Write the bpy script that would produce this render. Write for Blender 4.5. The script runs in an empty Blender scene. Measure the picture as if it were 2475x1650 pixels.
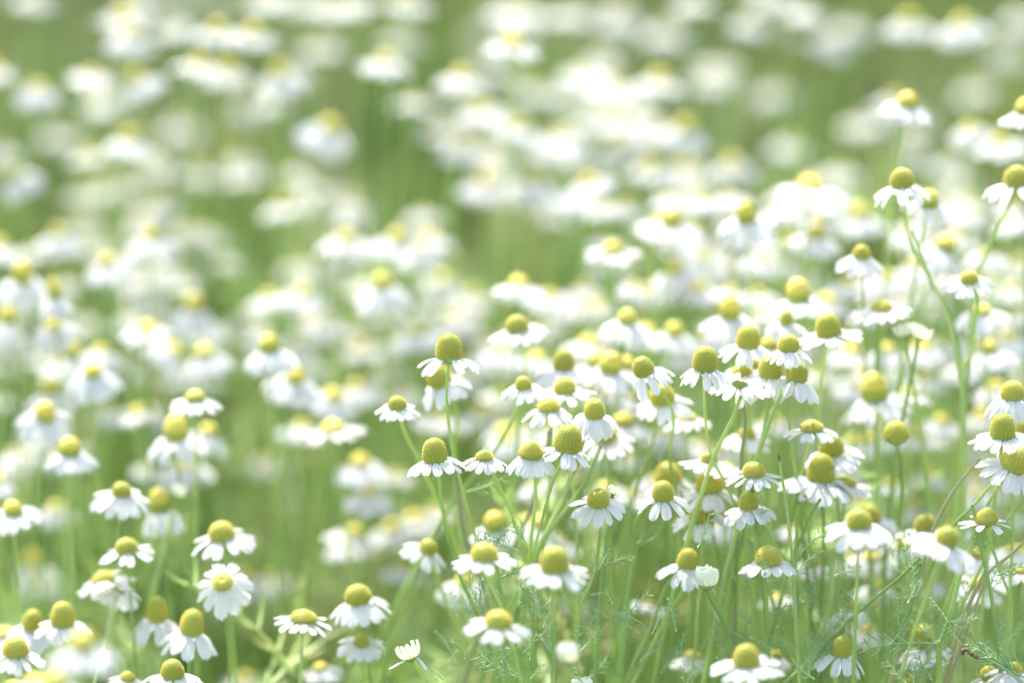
import bpy, math, random
import numpy as np
from mathutils import Vector, Matrix

# ------------------------------------------------------------------ camera
PITCH = math.radians(12.0)
CAM_Z = 0.83
FOCUS = 1.70
LENS = 200.0
APER = 0.050                                   # aperture diameter in metres
K = 36.0 / 2475.0 / LENS                       # metres per photo pixel at 1 m
sc = bpy.context.scene
col = sc.collection
cam_d = bpy.data.cameras.new("camera")
cam = bpy.data.objects.new("camera", cam_d)
col.objects.link(cam)
cam.location = (0, 0, CAM_Z)
cam.rotation_euler = (math.pi / 2 - PITCH, 0, 0)
cam_d.lens = LENS
cam_d.sensor_width = 36.0
cam_d.clip_start = 0.05
cam_d.clip_end = 2000
cam_d.dof.use_dof = True
cam_d.dof.focus_distance = FOCUS
cam_d.dof.aperture_fstop = (LENS / 1000.0) / APER
sc.camera = cam

# ------------------------------------------------------------------ world, sun
SUN_EL = math.radians(60)
SUN_AZ = math.radians(-28)                     # clockwise from +Y (the view direction)
world = bpy.data.worlds.new("World")
sc.world = world
world.use_nodes = True
nt = world.node_tree
sky = nt.nodes.new("ShaderNodeTexSky")
sky.sky_type = 'NISHITA'
sky.sun_disc = False
sky.sun_elevation = SUN_EL
sky.sun_rotation = SUN_AZ
sky.air_density = 1.0
sky.dust_density = 3.0
bg = nt.nodes["Background"]
bg.inputs["Strength"].default_value = 0.15
nt.links.new(sky.outputs[0], bg.inputs[0])
sun_d = bpy.data.lights.new("sun", 'SUN')
sun_d.energy = 2.0
sun_d.angle = math.radians(0.5)
sun_d.color = (1.0, 0.975, 0.93)
sun = bpy.data.objects.new("sun", sun_d)
col.objects.link(sun)
to_sun = Vector((math.sin(SUN_AZ) * math.cos(SUN_EL), math.cos(SUN_AZ) * math.cos(SUN_EL), math.sin(SUN_EL)))
sun.rotation_euler = (-to_sun).to_track_quat('-Z', 'Y').to_euler()
sun.location = to_sun * 20
sc.view_settings.view_transform = 'Standard'
sc.view_settings.look = 'None'
sc.view_settings.gamma = 1.0
sc.view_settings.exposure = 2.14
cy = sc.cycles
cy.use_denoising = True
cy.max_bounces = 8
cy.diffuse_bounces = 5
cy.transmission_bounces = 5
cy.glossy_bounces = 2
cy.caustics_reflective = False
cy.caustics_refractive = False
cy.sample_clamp_indirect = 8.0

rnd = random.Random(7)
rng = np.random.default_rng(11)

# ------------------------------------------------------------------ helpers
FWD = Vector((0, math.cos(PITCH), -math.sin(PITCH)))
UP = Vector((0, math.sin(PITCH), math.cos(PITCH)))
RIGHT = Vector((1, 0, 0))
S = 825.0 / 2352.0                              # survey tiles: 825 px of the photo seen 2352 units wide
TILE = {'A': (0, 0), 'B': (825, 0), 'C': (1650, 0), 'D': (0, 550), 'E': (825, 550), 'F': (1650, 550),
        'G': (0, 1100), 'H': (825, 1100), 'I': (1650, 1100)}


def photo(t, x, y):
    ox, oy = TILE[t]
    return ox + x * S, oy + y * S


def depth_of(b):
    """distance whose circle of confusion is b photo pixels (negative: nearer than the focus)"""
    q = APER / (FOCUS * K)
    if b > 30:
        b = 30 + (b - 30) * 0.76
    return FOCUS / (1 - b / q) if b >= 0 else FOCUS / (1 + (-b) / q)


def point(px, py, D):
    return Vector((0, 0, CAM_Z)) + FWD * D + RIGHT * ((px - 1237.5) * K * D) + UP * ((825 - py) * K * D)


def node_mat(name):
    m = bpy.data.materials.new(name)
    m.use_nodes = True
    n = m.node_tree.nodes
    return m, n, m.node_tree.links, n["Principled BSDF"], n["Material Output"]


def leafy_mat(name, cols, trans, tcol_gain=1.3, rough=0.5, scale=30.0, per_object=False, spec=0.4):
    """noise-varied colour, mixed with translucency"""
    m, n, l, p, out = node_mat(name)
    tc = n.new("ShaderNodeTexCoord")
    no = n.new("ShaderNodeTexNoise")
    no.inputs["Scale"].default_value = scale
    no.inputs["Detail"].default_value = 2
    l.new(tc.outputs["Object"], no.inputs["Vector"])
    r = n.new("ShaderNodeValToRGB")
    r.color_ramp.elements[0].position = 0.3
    r.color_ramp.elements[1].position = 0.7
    r.color_ramp.elements[0].color = (*cols[0], 1)
    r.color_ramp.elements[1].color = (*cols[-1], 1)
    for i, c in enumerate(cols[1:-1]):
        e = r.color_ramp.elements.new(0.3 + 0.4 * (i + 1) / (len(cols) - 1))
        e.color = (*c, 1)
    fac = no.outputs["Fac"]
    if per_object:
        oi = n.new("ShaderNodeObjectInfo")
        mx = n.new("ShaderNodeMath"); mx.operation = 'MULTIPLY_ADD'
        mx.inputs[1].default_value = 0.4
        l.new(oi.outputs["Random"], mx.inputs[0])
        ad = n.new("ShaderNodeMath"); ad.operation = 'SUBTRACT'
        ad.inputs[1].default_value = 0.2
        l.new(no.outputs["Fac"], ad.inputs[0])
        l.new(ad.outputs[0], mx.inputs[2])
        fac = mx.outputs[0]
    l.new(fac, r.inputs["Fac"])
    l.new(r.outputs["Color"], p.inputs["Base Color"])
    p.inputs["Roughness"].default_value = rough
    p.inputs["Specular IOR Level"].default_value = spec
    if trans > 0:
        t = n.new("ShaderNodeBsdfTranslucent")
        g = n.new("ShaderNodeMix"); g.data_type = 'RGBA'; g.blend_type = 'MULTIPLY'
        g.inputs["Factor"].default_value = 1.0
        l.new(r.outputs["Color"], g.inputs["A"])
        g.inputs["B"].default_value = (tcol_gain, tcol_gain, tcol_gain * 0.8, 1)
        l.new(g.outputs["Result"], t.inputs["Color"])
        mix = n.new("ShaderNodeMixShader")
        mix.inputs[0].default_value = trans
        l.new(p.outputs[0], mix.inputs[1])
        l.new(t.outputs[0], mix.inputs[2])
        l.new(mix.outputs[0], out.inputs["Surface"])
    return m


M_PETAL = leafy_mat("petal_white", [(0.69, 0.675, 0.645), (0.75, 0.735, 0.71)], 0.5, 1.0, 0.55, 300.0, spec=0.3)
M_PETAL.node_tree.nodes["Mix"].inputs["B"].default_value = (1.04, 1.04, 1.04, 1)
M_CREAM = leafy_mat("bud_cream", [(0.74, 0.76, 0.60), (0.82, 0.83, 0.76)], 0.3, 1.0, 0.55, 300.0, spec=0.3)
M_FLORET = leafy_mat("floret_yellow", [(0.52, 0.45, 0.06), (0.66, 0.53, 0.085)], 0.12, 1.1, 0.6, 400.0, True)
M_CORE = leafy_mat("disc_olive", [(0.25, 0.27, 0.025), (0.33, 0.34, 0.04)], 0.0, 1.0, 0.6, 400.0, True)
M_STEM = leafy_mat("stem_green", [(0.27, 0.39, 0.12), (0.38, 0.50, 0.17), (0.46, 0.55, 0.23)], 0.35, 1.3, 0.38, 25.0, True, 0.5)
M_LEAF = leafy_mat("leaf_green", [(0.26, 0.40, 0.16), (0.50, 0.62, 0.34)], 0.35, 1.3, 0.35, 60.0, True, 0.5)
M_TAN = leafy_mat("dry_stalk", [(0.34, 0.32, 0.16), (0.42, 0.36, 0.20)], 0.1, 1.0, 0.5, 60.0)
M_PURP = leafy_mat("purplish_stem", [(0.30, 0.26, 0.17), (0.26, 0.30, 0.14)], 0.1, 1.0, 0.5, 60.0)
M_BROWN = leafy_mat("withered_brown", [(0.10, 0.05, 0.025), (0.26, 0.14, 0.07)], 0.0, 1.0, 0.8, 700.0)
M_CUP = leafy_mat("calyx_green", [(0.20, 0.31, 0.09), (0.29, 0.40, 0.13)], 0.1, 1.0, 0.5, 300.0, True)
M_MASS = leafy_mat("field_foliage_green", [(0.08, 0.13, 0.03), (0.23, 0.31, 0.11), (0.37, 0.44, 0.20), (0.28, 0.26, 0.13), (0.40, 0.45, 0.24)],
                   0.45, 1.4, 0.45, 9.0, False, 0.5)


M_MASS_PALE = leafy_mat("near_foliage_lightened", [(0.26, 0.37, 0.12), (0.47, 0.59, 0.26), (0.61, 0.70, 0.40), (0.48, 0.45, 0.25), (0.66, 0.71, 0.46)],
                        0.48, 1.4, 0.45, 9.0, False, 0.5)  # near foliage lightened in its colour to offset the canopy's shade
M_DARK_BLADE = leafy_mat("dark_blade_green", [(0.05, 0.095, 0.016), (0.13, 0.20, 0.045), (0.24, 0.23, 0.085)], 0.3, 1.3, 0.5, 8.0)


def soil_mat():
    m, n, l, p, out = node_mat("soil_brown_green")
    tc = n.new("ShaderNodeTexCoord")
    no = n.new("ShaderNodeTexNoise"); no.inputs["Scale"].default_value = 14; no.inputs["Detail"].default_value = 8
    l.new(tc.outputs["Object"], no.inputs["Vector"])
    r = n.new("ShaderNodeValToRGB")
    r.color_ramp.elements[0].position = 0.35; r.color_ramp.elements[0].color = (0.12, 0.10, 0.07, 1)
    r.color_ramp.elements[1].position = 0.65; r.color_ramp.elements[1].color = (0.13, 0.17, 0.07, 1)
    l.new(no.outputs["Fac"], r.inputs["Fac"]); l.new(r.outputs["Color"], p.inputs["Base Color"])
    b = n.new("ShaderNodeBump"); b.inputs["Distance"].default_value = 0.02
    l.new(no.outputs["Fac"], b.inputs["Height"]); l.new(b.outputs[0], p.inputs["Normal"])
    p.inputs["Roughness"].default_value = 0.95
    return m


def mesh_of(name, verts, faces, mats, midx=None, smooth=True):
    me = bpy.data.meshes.new(name)
    me.from_pydata([tuple(v) for v in verts], [], faces)
    for m in mats:
        me.materials.append(m)
    if midx is not None:
        me.polygons.foreach_set("material_index", midx)
    me.polygons.foreach_set("use_smooth", [smooth] * len(me.polygons))
    me.update()
    return me


def link(name, me, parent=None, M=None):
    o = bpy.data.objects.new(name, me)
    col.objects.link(o)
    if parent is not None:
        o.parent = parent
        base = Matrix.Translation(-Vector(parent['_base']))
        o.matrix_basis = base @ M if M is not None else base
    elif M is not None:
        o.matrix_basis = M
    return o


def root_empty(name, base, label, cat, group=None):
    o = bpy.data.objects.new(name, None)
    o.empty_display_size = 0.01
    o.location = base
    col.objects.link(o)
    o['_base'] = tuple(base)
    o['label'] = label
    o['category'] = cat
    if group:
        o['group'] = group
    return o


def smooth_path(pts, n):
    """Catmull-Rom through pts"""
    P = [np.array(p, float) for p in pts]
    P = [2 * P[0] - P[1]] + P + [2 * P[-1] - P[-2]]
    out = []
    segs = len(P) - 3
    for i in range(segs):
        a, b, c, d = P[i:i + 4]
        d1, d2, d3 = [max(1e-6, np.linalg.norm(v)) for v in (b - a, c - b, d - c)]
        m1 = d2 * ((b - a) / d1 - (c - a) / (d1 + d2) + (c - b) / d2)      # chordal tangents do not overshoot
        m2 = d2 * ((c - b) / d2 - (d - b) / (d2 + d3) + (d - c) / d3)
        for k in range(n):
            t = k / n
            out.append((2 * t ** 3 - 3 * t * t + 1) * b + (t ** 3 - 2 * t * t + t) * m1 + (3 * t * t - 2 * t ** 3) * c + (t ** 3 - t * t) * m2)
    out.append(P[-2])
    return np.array(out)


def tube_vf(path, radii, sides=6, off=0, close=True):
    path = np.asarray(path, float)
    n = len(path)
    tan = np.gradient(path, axis=0)
    tan /= np.linalg.norm(tan, axis=1)[:, None] + 1e-12
    ref = np.array([0.31, 0.9, 0.12])
    V = []
    for i in range(n):
        u = np.cross(tan[i], ref); nu = np.linalg.norm(u)
        if nu < 1e-3:
            u = np.cross(tan[i], [1, 0, 0]); nu = np.linalg.norm(u)
        u /= nu
        w = np.cross(tan[i], u)
        for s in range(sides):
            a = 2 * math.pi * s / sides
            V.append(path[i] + radii[i] * (math.cos(a) * u + math.sin(a) * w))
    F = []
    for i in range(n - 1):
        for s in range(sides):
            s2 = (s + 1) % sides
            F.append((off + i * sides + s, off + i * sides + s2, off + (i + 1) * sides + s2, off + (i + 1) * sides + s))
    if close:
        F.append(tuple(off + s for s in range(sides)))
        F.append(tuple(off + (n - 1) * sides + s for s in reversed(range(sides))))
    return V, F


# ------------------------------------------------------------------ disc (yellow centre) meshes, width 1, height 1
PROFILES = {
    'tall': [(0, .43), (.03, .475), (.12, .50), (.28, .498), (.48, .47), (.66, .42), (.80, .35), (.90, .26), (.965, .15), (1, 0)],
    'dome': [(0, .455), (.05, .49), (.16, .50), (.34, .485), (.55, .44), (.73, .365), (.87, .265), (.95, .16), (1, 0)],
    'low': [(0, .42), (.08, .49), (.22, .50), (.42, .455), (.62, .37), (.80, .26), (.93, .14), (1, 0)],
    'ring': [(0, .42), (.06, .50), (.18, .53), (.32, .51), (.42, .45), (.55, .39), (.72, .32), (.88, .20), (.96, .11), (1, 0)],
    'dimple': [(0, .40), (.05, .47), (.18, .50), (.40, .49), (.62, .45), (.82, .37), (.96, .27), (1.0, .20), (.97, .13), (.90, .07), (.93, 0)],
}


def prof_at(prof, q):
    """q in 0..1 along the arc length"""
    P = np.array([(r, z) for z, r in prof])
    d = np.r_[0, np.cumsum(np.linalg.norm(np.diff(P, axis=0), axis=1))]
    d /= d[-1]
    r = np.interp(q, d, P[:, 0]); z = np.interp(q, d, P[:, 1])
    e = 0.01
    r2 = np.interp(min(1, q + e), d, P[:, 0]); z2 = np.interp(min(1, q + e), d, P[:, 1])
    r1 = np.interp(max(0, q - e), d, P[:, 0]); z1 = np.interp(max(0, q - e), d, P[:, 1])
    t = np.array([r2 - r1, z2 - z1]); t /= np.linalg.norm(t) + 1e-9
    return r, z, (t[1], -t[0])


def disc_mesh(kind, detailed, nflor=310, aspect=1.0):
    prof = PROFILES[kind]
    V, F, MI = [], [], []
    seg, rings = (28, 18) if detailed else (18, 10)
    shrink = 0.955 if detailed else 1.0
    for i in range(rings):
        r, z, n = prof_at(prof, i / (rings - 1) * 0.995)
        for s in range(seg):
            a = 2 * math.pi * s / seg
            V.append((r * shrink * math.cos(a), r * shrink * math.sin(a), z * (0.985 if detailed else 1)))
    for i in range(rings - 1):
        for s in range(seg):
            s2 = (s + 1) % seg
            F.append((i * seg + s, i * seg + s2, (i + 1) * seg + s2, (i + 1) * seg + s)); MI.append(0 if detailed else 1)
    F.append(tuple((rings - 1) * seg + s for s in range(seg))); MI.append(0 if detailed else 1)
    F.append(tuple(reversed(range(seg)))); MI.append(0)
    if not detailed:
        # lower belt coloured olive: greener lower florets, plus the lower disc's shade painted in
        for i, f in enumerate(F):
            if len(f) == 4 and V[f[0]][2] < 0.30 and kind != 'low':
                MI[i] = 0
    if detailed:
        # equal-area spiral of florets
        qs = np.linspace(0, 1, 400)
        R = np.array([prof_at(prof, q)[0] for q in qs])
        A = np.cumsum(R); A /= A[-1]
        ga = math.pi * (3 - math.sqrt(5))
        for k in range(nflor):
            q = float(np.interp((k + 0.5) / nflor, A, qs))
            q = min(max(q, 0.06), 0.998)
            r, z, n = prof_at(prof, q)
            a = k * ga + rnd.uniform(-.035, .035)
            q = min(.998, q + rnd.uniform(-.006, .006))
            r, z, n = prof_at(prof, q)
            c, s_ = math.cos(a), math.sin(a)
            nr = Vector((n[0] * c, n[0] * s_, n[1] * aspect)).normalized()
            p = Vector((r * c, r * s_, z))
            u = nr.cross(Vector((0, 0, 1)))
            u = u.normalized() if u.length > 1e-3 else Vector((1, 0, 0))
            w = nr.cross(u)
            young = q > (0.72 if kind in ('tall', 'dome') else 0.6)
            fr = (0.017 if young else 0.0225) * rnd.uniform(.75, 1.2)
            fh = (0.018 if young else 0.036) * rnd.uniform(.5, 1.5)
            if kind == 'ring' and 0.18 < q < 0.5:
                fh *= 1.7
            b = len(V)
            for (rr, hh) in ((fr, -0.03), (fr * 1.08, fh * .6)):
                for j in range(5):
                    t = 2 * math.pi * j / 5
                    V.append(p + u * (rr * math.cos(t)) + w * (rr * math.sin(t)) + nr * hh)
            V.append(p + nr * fh)
            for j in range(5):
                j2 = (j + 1) % 5
                F.append((b + j, b + j2, b + 5 + j2, b + 5 + j)); MI.append(1)
                F.append((b + 5 + j, b + 5 + j2, b + 10)); MI.append(1)
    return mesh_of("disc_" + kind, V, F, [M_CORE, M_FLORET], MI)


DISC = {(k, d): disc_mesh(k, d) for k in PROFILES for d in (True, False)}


# ------------------------------------------------------------------ petals: unit length along +X, curling down
def petal_vf(bend, width, twist, seed, nu=7, nl=11, cup=0.0):
    r = random.Random(seed)
    V, F = [], []
    notch = [r.uniform(0, .03), 0.05 + r.uniform(0, .05), 0.0, 0.05 + r.uniform(0, .05), r.uniform(0, .04)]
    x = z = 0.0
    pts = []
    for i in range(nl + 1):
        t = i / nl
        a = math.radians(bend) * (t - 0.5)
        pts.append((x, z, a))
        x += math.cos(a) / nl
        z -= math.sin(a) / nl
    for i in range(nl + 1):
        t = i / nl
        wd = width * (0.30 + 0.70 * math.sin(min(1, t / 0.55) * math.pi / 2) ** 1.1)
        if t > 0.72:
            wd *= math.sqrt(max(0.0, 1 - ((t - 0.72) / 0.36) ** 2))
        x, z, a = pts[i]
        for j in range(nu):
            s = 2 * j / (nu - 1) - 1
            xx = x
            if i >= nl - 1:
                q = (s + 1) / 2 * (len(notch) - 1)
                nn = notch[int(min(q, len(notch) - 1.001))] if abs(q - round(q)) > .3 else notch[int(round(q))]
                xx -= nn * (1 if i == nl else .4) + 0.05 * s * s
            yy = s * wd / 2
            zz = z + 0.034 * math.cos(s * math.pi * 2.0) * min(1, t * 3) - cup * s * s * width + twist * s * t * width * .4
            V.append((xx, yy, zz))
    for i in range(nl):
        for j in range(nu - 1):
            a = i * nu + j
            F.append((a, a + 1, a + nu + 1, a + nu))
    return V, F


PETALS = []
for bi, bend in enumerate((12, 32, 58)):
    row = []
    for k in range(5):
        v, f = petal_vf(bend + rnd.uniform(-8, 8), rnd.uniform(.37, .47), rnd.uniform(-.5, .5), 100 * bi + k, cup=rnd.uniform(-.05, .18))
        row.append((mesh_of("petal", v, f, [M_PETAL]), v, f))
    PETALS.append(row)
BUDPET = []
for k in range(4):
    v, f = petal_vf(-78 + rnd.uniform(-12, 12), rnd.uniform(.28, .36), 0, 900 + k, cup=-.2)
    BUDPET.append((mesh_of("petal", v, f, [M_CREAM]), v, f))


def calyx_mesh():
    V, F = [], []
    prof = [(.06, -.30), (.12, -.26), (.30, -.17), (.43, -.07), (.47, .02), (.44, .05)]
    seg = 22
    for i, (r, z) in enumerate(prof):
        for s in range(seg):
            a = 2 * math.pi * s / seg
            k = 1 + (.05 * (s % 2) if i >= 2 else 0)
            V.append((r * k * math.cos(a), r * k * math.sin(a), z))
    for i in range(len(prof) - 1):
        for s in range(seg):
            s2 = (s + 1) % seg
            F.append((i * seg + s, i * seg + s2, (i + 1) * seg + s2, (i + 1) * seg + s))
    return mesh_of("calyx", V, F, [M_CUP])


CALYX = calyx_mesh()


# ------------------------------------------------------------------ feathery leaf: unit length along +X, in the XY plane
def feather_vf(seed, sides=4, pairs=7, thick=0.010, fork=True):
    r = random.Random(seed)
    V, F = [], []

    def add(path, r0, r1):
        n = len(path)
        v, f = tube_vf(path, np.linspace(r0, r1, n), sides, len(V))
        V.extend(v); F.extend(f)
    arc = r.uniform(-.25, .25)
    sag = r.uniform(-.1, .25)
    rach = [np.array([t, arc * t * t, -sag * t * t + .12 * t]) for t in np.linspace(0, 1, 7)]
    add(rach, thick * 1.4, thick * .7)
    for i in range(pairs):
        t = 0.22 + 0.72 * i / (pairs - 1)
        for side in (-1, 1):
            tt = min(1, t + r.uniform(-.03, .03))
            p = np.array([tt, arc * tt * tt, -sag * tt * tt + .12 * tt])
            L = (0.34 - 0.22 * abs(t - .45)) * r.uniform(.7, 1.2)
            a = r.uniform(.45, .95) * side
            up = r.uniform(-.15, .5)
            d = np.array([math.cos(a), math.sin(a), up]); d /= np.linalg.norm(d)
            c = np.array([.35, 0, .2])
            add([p, p + d * L * .5, p + d * L * .95 + c * L * .35], thick, thick * .55)
            if fork and r.random() < .6:
                q = p + d * L * .45
                a2 = a + r.uniform(.4, .8) * r.choice((-1, 1))
                d2 = np.array([math.cos(a2), math.sin(a2), up + .2])
                add([q, q + d2 * L * .28, q + d2 * L * .45 + c * L * .15], thick * .8, thick * .5)
    return V, F


FEATHERS = []
for k in range(7):
    v, f = feather_vf(k, pairs=5 + k % 3, thick=.015)
    FEATHERS.append(mesh_of("leaf", v, f, [M_LEAF]))
SMALL = []
for k in range(6):
    v, f = feather_vf(30 + k, pairs=3 + k % 2, thick=.024)
    SMALL.append(mesh_of("leaf", v, f, [M_LEAF]))

ones = "zero one two three four five six seven eight nine ten eleven twelve thirteen fourteen fifteen sixteen seventeen eighteen nineteen".split()
tens = "x x twenty thirty forty fifty sixty seventy eighty ninety".split()


def num(n):
    n = int(max(0, min(100, n)))
    if n == 100:
        return "a hundred"
    if n < 20:
        return ones[n]
    return tens[n // 10] + ("" if n % 10 == 0 else "-" + ones[n % 10])


used = set()


def auto_label(px, py, b, w, h, droop):
    bl = ("very blurred far" if b > 85 else "heavily blurred" if b > 48 else "blurred" if b > 22 else
          "slightly soft" if b > 7 else "crisp" if b > -7 else "blurred foreground")
    hr = h / max(w, 1)
    dk = "tall yellow cone" if hr > .85 else "rounded yellow dome" if hr > .5 else "flat yellow centre"
    pt = "spread petals" if droop < 28 else "drooping petals" if droop < 50 else "hanging petals"
    for dx in (0, 1, -1, 2, -2):
        s = "%s chamomile, %s, %s, %s percent across, %s percent down" % (
            bl, dk, pt, num(round(px / 24.75) + dx), num(round(py / 16.5)))
        if s not in used:
            break
    used.add(s)
    return s


GROUND = lambda x, y: 0.0
stems = []                      # (root, sampled path, b) so that leaves can be hung on the nearest stem


def make_stem(root, pts, r_top, r_bot, mat, name='stem', sides=7):
    path = smooth_path(pts, 7)
    n = len(path)
    rr = r_top + (r_bot - r_top) * np.linspace(0, 1, n) ** .6
    v, f = tube_vf(path, rr, sides)
    o = link(name, mesh_of(name, v, f, [mat]), root)
    stems.append((root, path))
    return o, path


def down_points(p, axis, way, D, b, px0):
    """points of a stem from the head down to the ground; way = pixel waypoints (tile coords already converted)"""
    pts = [p]
    if way:
        for i, (wx, wy) in enumerate(way):
            pts.append(point(wx, wy, D * (1 + 0.004 * (i + 1))))
        q = pts[-1]
        dvec = (pts[-1] - pts[-2]); dvec.normalize()
        if dvec.z > -.3:
            dvec = Vector((dvec.x * .6, dvec.y, -.6)).normalized()
        L = q.z / max(.35, -dvec.z)
        end = q + Vector((dvec.x * L * .55, dvec.y * L * .3 + .01, 0))
        end.z = -0.005
        mid = q.lerp(end, .4) + Vector((dvec.x * .02, 0, 0))
        pts += [mid, end]
    else:
        L = p.z
        lean = Vector((-axis.x, -axis.y, 0)) * L * .10
        off = Vector((rnd.uniform(-.035, .035), rnd.uniform(-.02, .03), 0))
        q1 = p - axis * .03 + Vector((rnd.uniform(-.002, .002), 0, -.01))
        q2 = Vector((p.x, p.y, p.z * .6)) + lean + off * .35
        q3 = Vector((p.x, p.y, p.z * .28)) + lean * 1.3 + off * .8
        q4 = Vector((p.x, p.y, -.005)) + lean * 1.4 + off * 1.1
        pts += [q1, q2, q3, q4]
    return pts


FARV, FARF, FARM = [], [], []


def add_far(v, f, mi):
    o = len(FARV)
    FARV.extend(v)
    FARF.extend(tuple(o + i for i in q) for q in f)
    FARM.extend([mi] * len(f))


def local_az(q, deg):
    """local angle round the head axis for a world bearing (0 right, 90 away, 180 left, 270 towards the camera)"""
    d = q.to_3x3().inverted() @ Vector((math.cos(math.radians(deg)), math.sin(math.radians(deg)), 0))
    return math.atan2(d.y, d.x)


def flower(px, py, span, w, h, b, droop, roll, pitch, label=None, n=None, way=None, kind=None, stemmat=None, group=None,
           gaps=(), az=None, calyx=True, far=False):
    """one chamomile: px,py = where the petals meet the yellow disc; span/w/h in photo pixels; b = blur in pixels"""
    if b > 5 and n != 0:
        roll += rnd.uniform(-9, 9); pitch += rnd.uniform(-7, 9)
        h *= rnd.uniform(.9, 1.08)
    D = depth_of(b)
    u = K * D
    p = point(px, py, D)
    r_, t_ = math.radians(roll), math.radians(pitch)
    axis = Vector((math.sin(r_), -math.sin(t_) * math.cos(r_), math.cos(r_) * math.cos(t_))).normalized()
    q = axis.to_track_quat('Z', 'Y').to_matrix().to_4x4()
    if b > 45:
        w *= .86; h *= .78
    wm, hm = w * u, h * u
    if far:
        T = Matrix.Translation(p) @ q
        if h > w * .5:
            kk = 'dome'
        else:
            kk = 'low'
        wm *= .72; hm *= .6
        me = DISC[(kk, False)]
        add_far([T @ Matrix.Diagonal((wm, wm, hm, 1)) @ v.co for v in me.vertices], [tuple(f.vertices) for f in me.polygons], 1)
        ra = wm * .4
        L = min((span * u / 2 - ra) / max(.35, math.cos(math.radians(min(droop, 62) * .92))), wm * 1.5)
        for i in range(14):
            m = rnd.choice(PETALS[1])
            Mx = (T @ Matrix.Rotation(6.283 * (i + rnd.uniform(-.2, .2)) / 14, 4, 'Z') @ Matrix.Translation((ra, 0, 0)) @
                  Matrix.Rotation(math.radians(droop + rnd.uniform(-9, 9)), 4, 'Y') @ Matrix.Diagonal((L, L, L, 1)))
            add_far([Mx @ Vector(c) for c in m[1]], m[2], 0)
        path = smooth_path(down_points(p, axis, None, D, b, px), 3)
        v, f = tube_vf(path, np.linspace(.0006, .001, len(path)), 4)
        add_far(v, f, 2)
        return None
    sm = stemmat or M_STEM
    detailed = abs(b) < 30
    fine = abs(b) < 16
    hr = h / w
    kind = kind or ('tall' if hr > .8 else 'dome' if hr > .55 else 'low')
    lab = label or auto_label(px, py, b, w, h, droop)
    neck = p - axis * (wm * .22)
    pts = down_points(neck, axis, way, D, b, px)
    base = Vector((pts[-1].x, pts[-1].y, 0))
    root = root_empty("chamomile_flower", base, lab, "flower", group or "chamomile flowers in the field")
    thick = rnd.uniform(.00037, .00050)
    make_stem(root, pts, thick, thick * 1.35, sm, sides=7 if fine else 5)
    T = Matrix.Translation(p)
    spin = Matrix.Rotation(rnd.uniform(0, 6.28), 4, 'Z')
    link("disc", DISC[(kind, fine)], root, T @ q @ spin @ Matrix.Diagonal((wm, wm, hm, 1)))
    if detailed and calyx:
        link("calyx", CALYX, root, T @ q @ Matrix.Diagonal((wm * .95, wm * .95, wm * .95, 1)))
    if n == 0:
        return root
    n = n or rnd.choice((12, 13, 14, 15, 16))
    ra = wm * .40
    L = (span * u / 2 - ra) / max(.35, math.cos(math.radians(min(droop, 62) * .92)))
    L = min(L, wm * 1.45)
    bi = 0 if droop < 22 else 1 if droop < 48 else 2
    sk = []
    a0 = rnd.uniform(0, 6.28)
    gl = [local_az(q, g) for g in gaps]
    if az:
        n = len(az)
    for i in range(n):
        a = a0 + 2 * math.pi * (i + rnd.uniform(-.22, .22)) / n
        if az:
            a = local_az(q, az[i])
        if any(abs((a - g + math.pi) % (2 * math.pi) - math.pi) < .27 for g in gl):
            continue
        m = rnd.choice(PETALS[bi])
        dr = droop + rnd.uniform(-9, 9)
        le = L * rnd.uniform(.88, 1.06)
        Mx = (Matrix.Rotation(a, 4, 'Z') @ Matrix.Translation((ra, 0, -.02 * wm + rnd.uniform(-.02, .02) * wm)) @
              Matrix.Rotation(math.radians(dr), 4, 'Y') @ Matrix.Rotation(rnd.uniform(-.25, .25), 4, 'X') @
              Matrix.Diagonal((le, le * rnd.uniform(.9, 1.1), le, 1)))
        if detailed:
            link("petal", m[0], root, T @ q @ Mx)
        else:
            sk.append((m, Mx))
    if sk:
        V, F = [], []
        for m, Mx in sk:
            o = len(V)
            V.extend([Mx @ Vector(c) for c in m[1]])
            F.extend([tuple(o + i for i in f) for f in m[2]])
        link("petal_ring", mesh_of("petal_ring", V, F, [M_PETAL]), root, T @ q)
    return root


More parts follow.
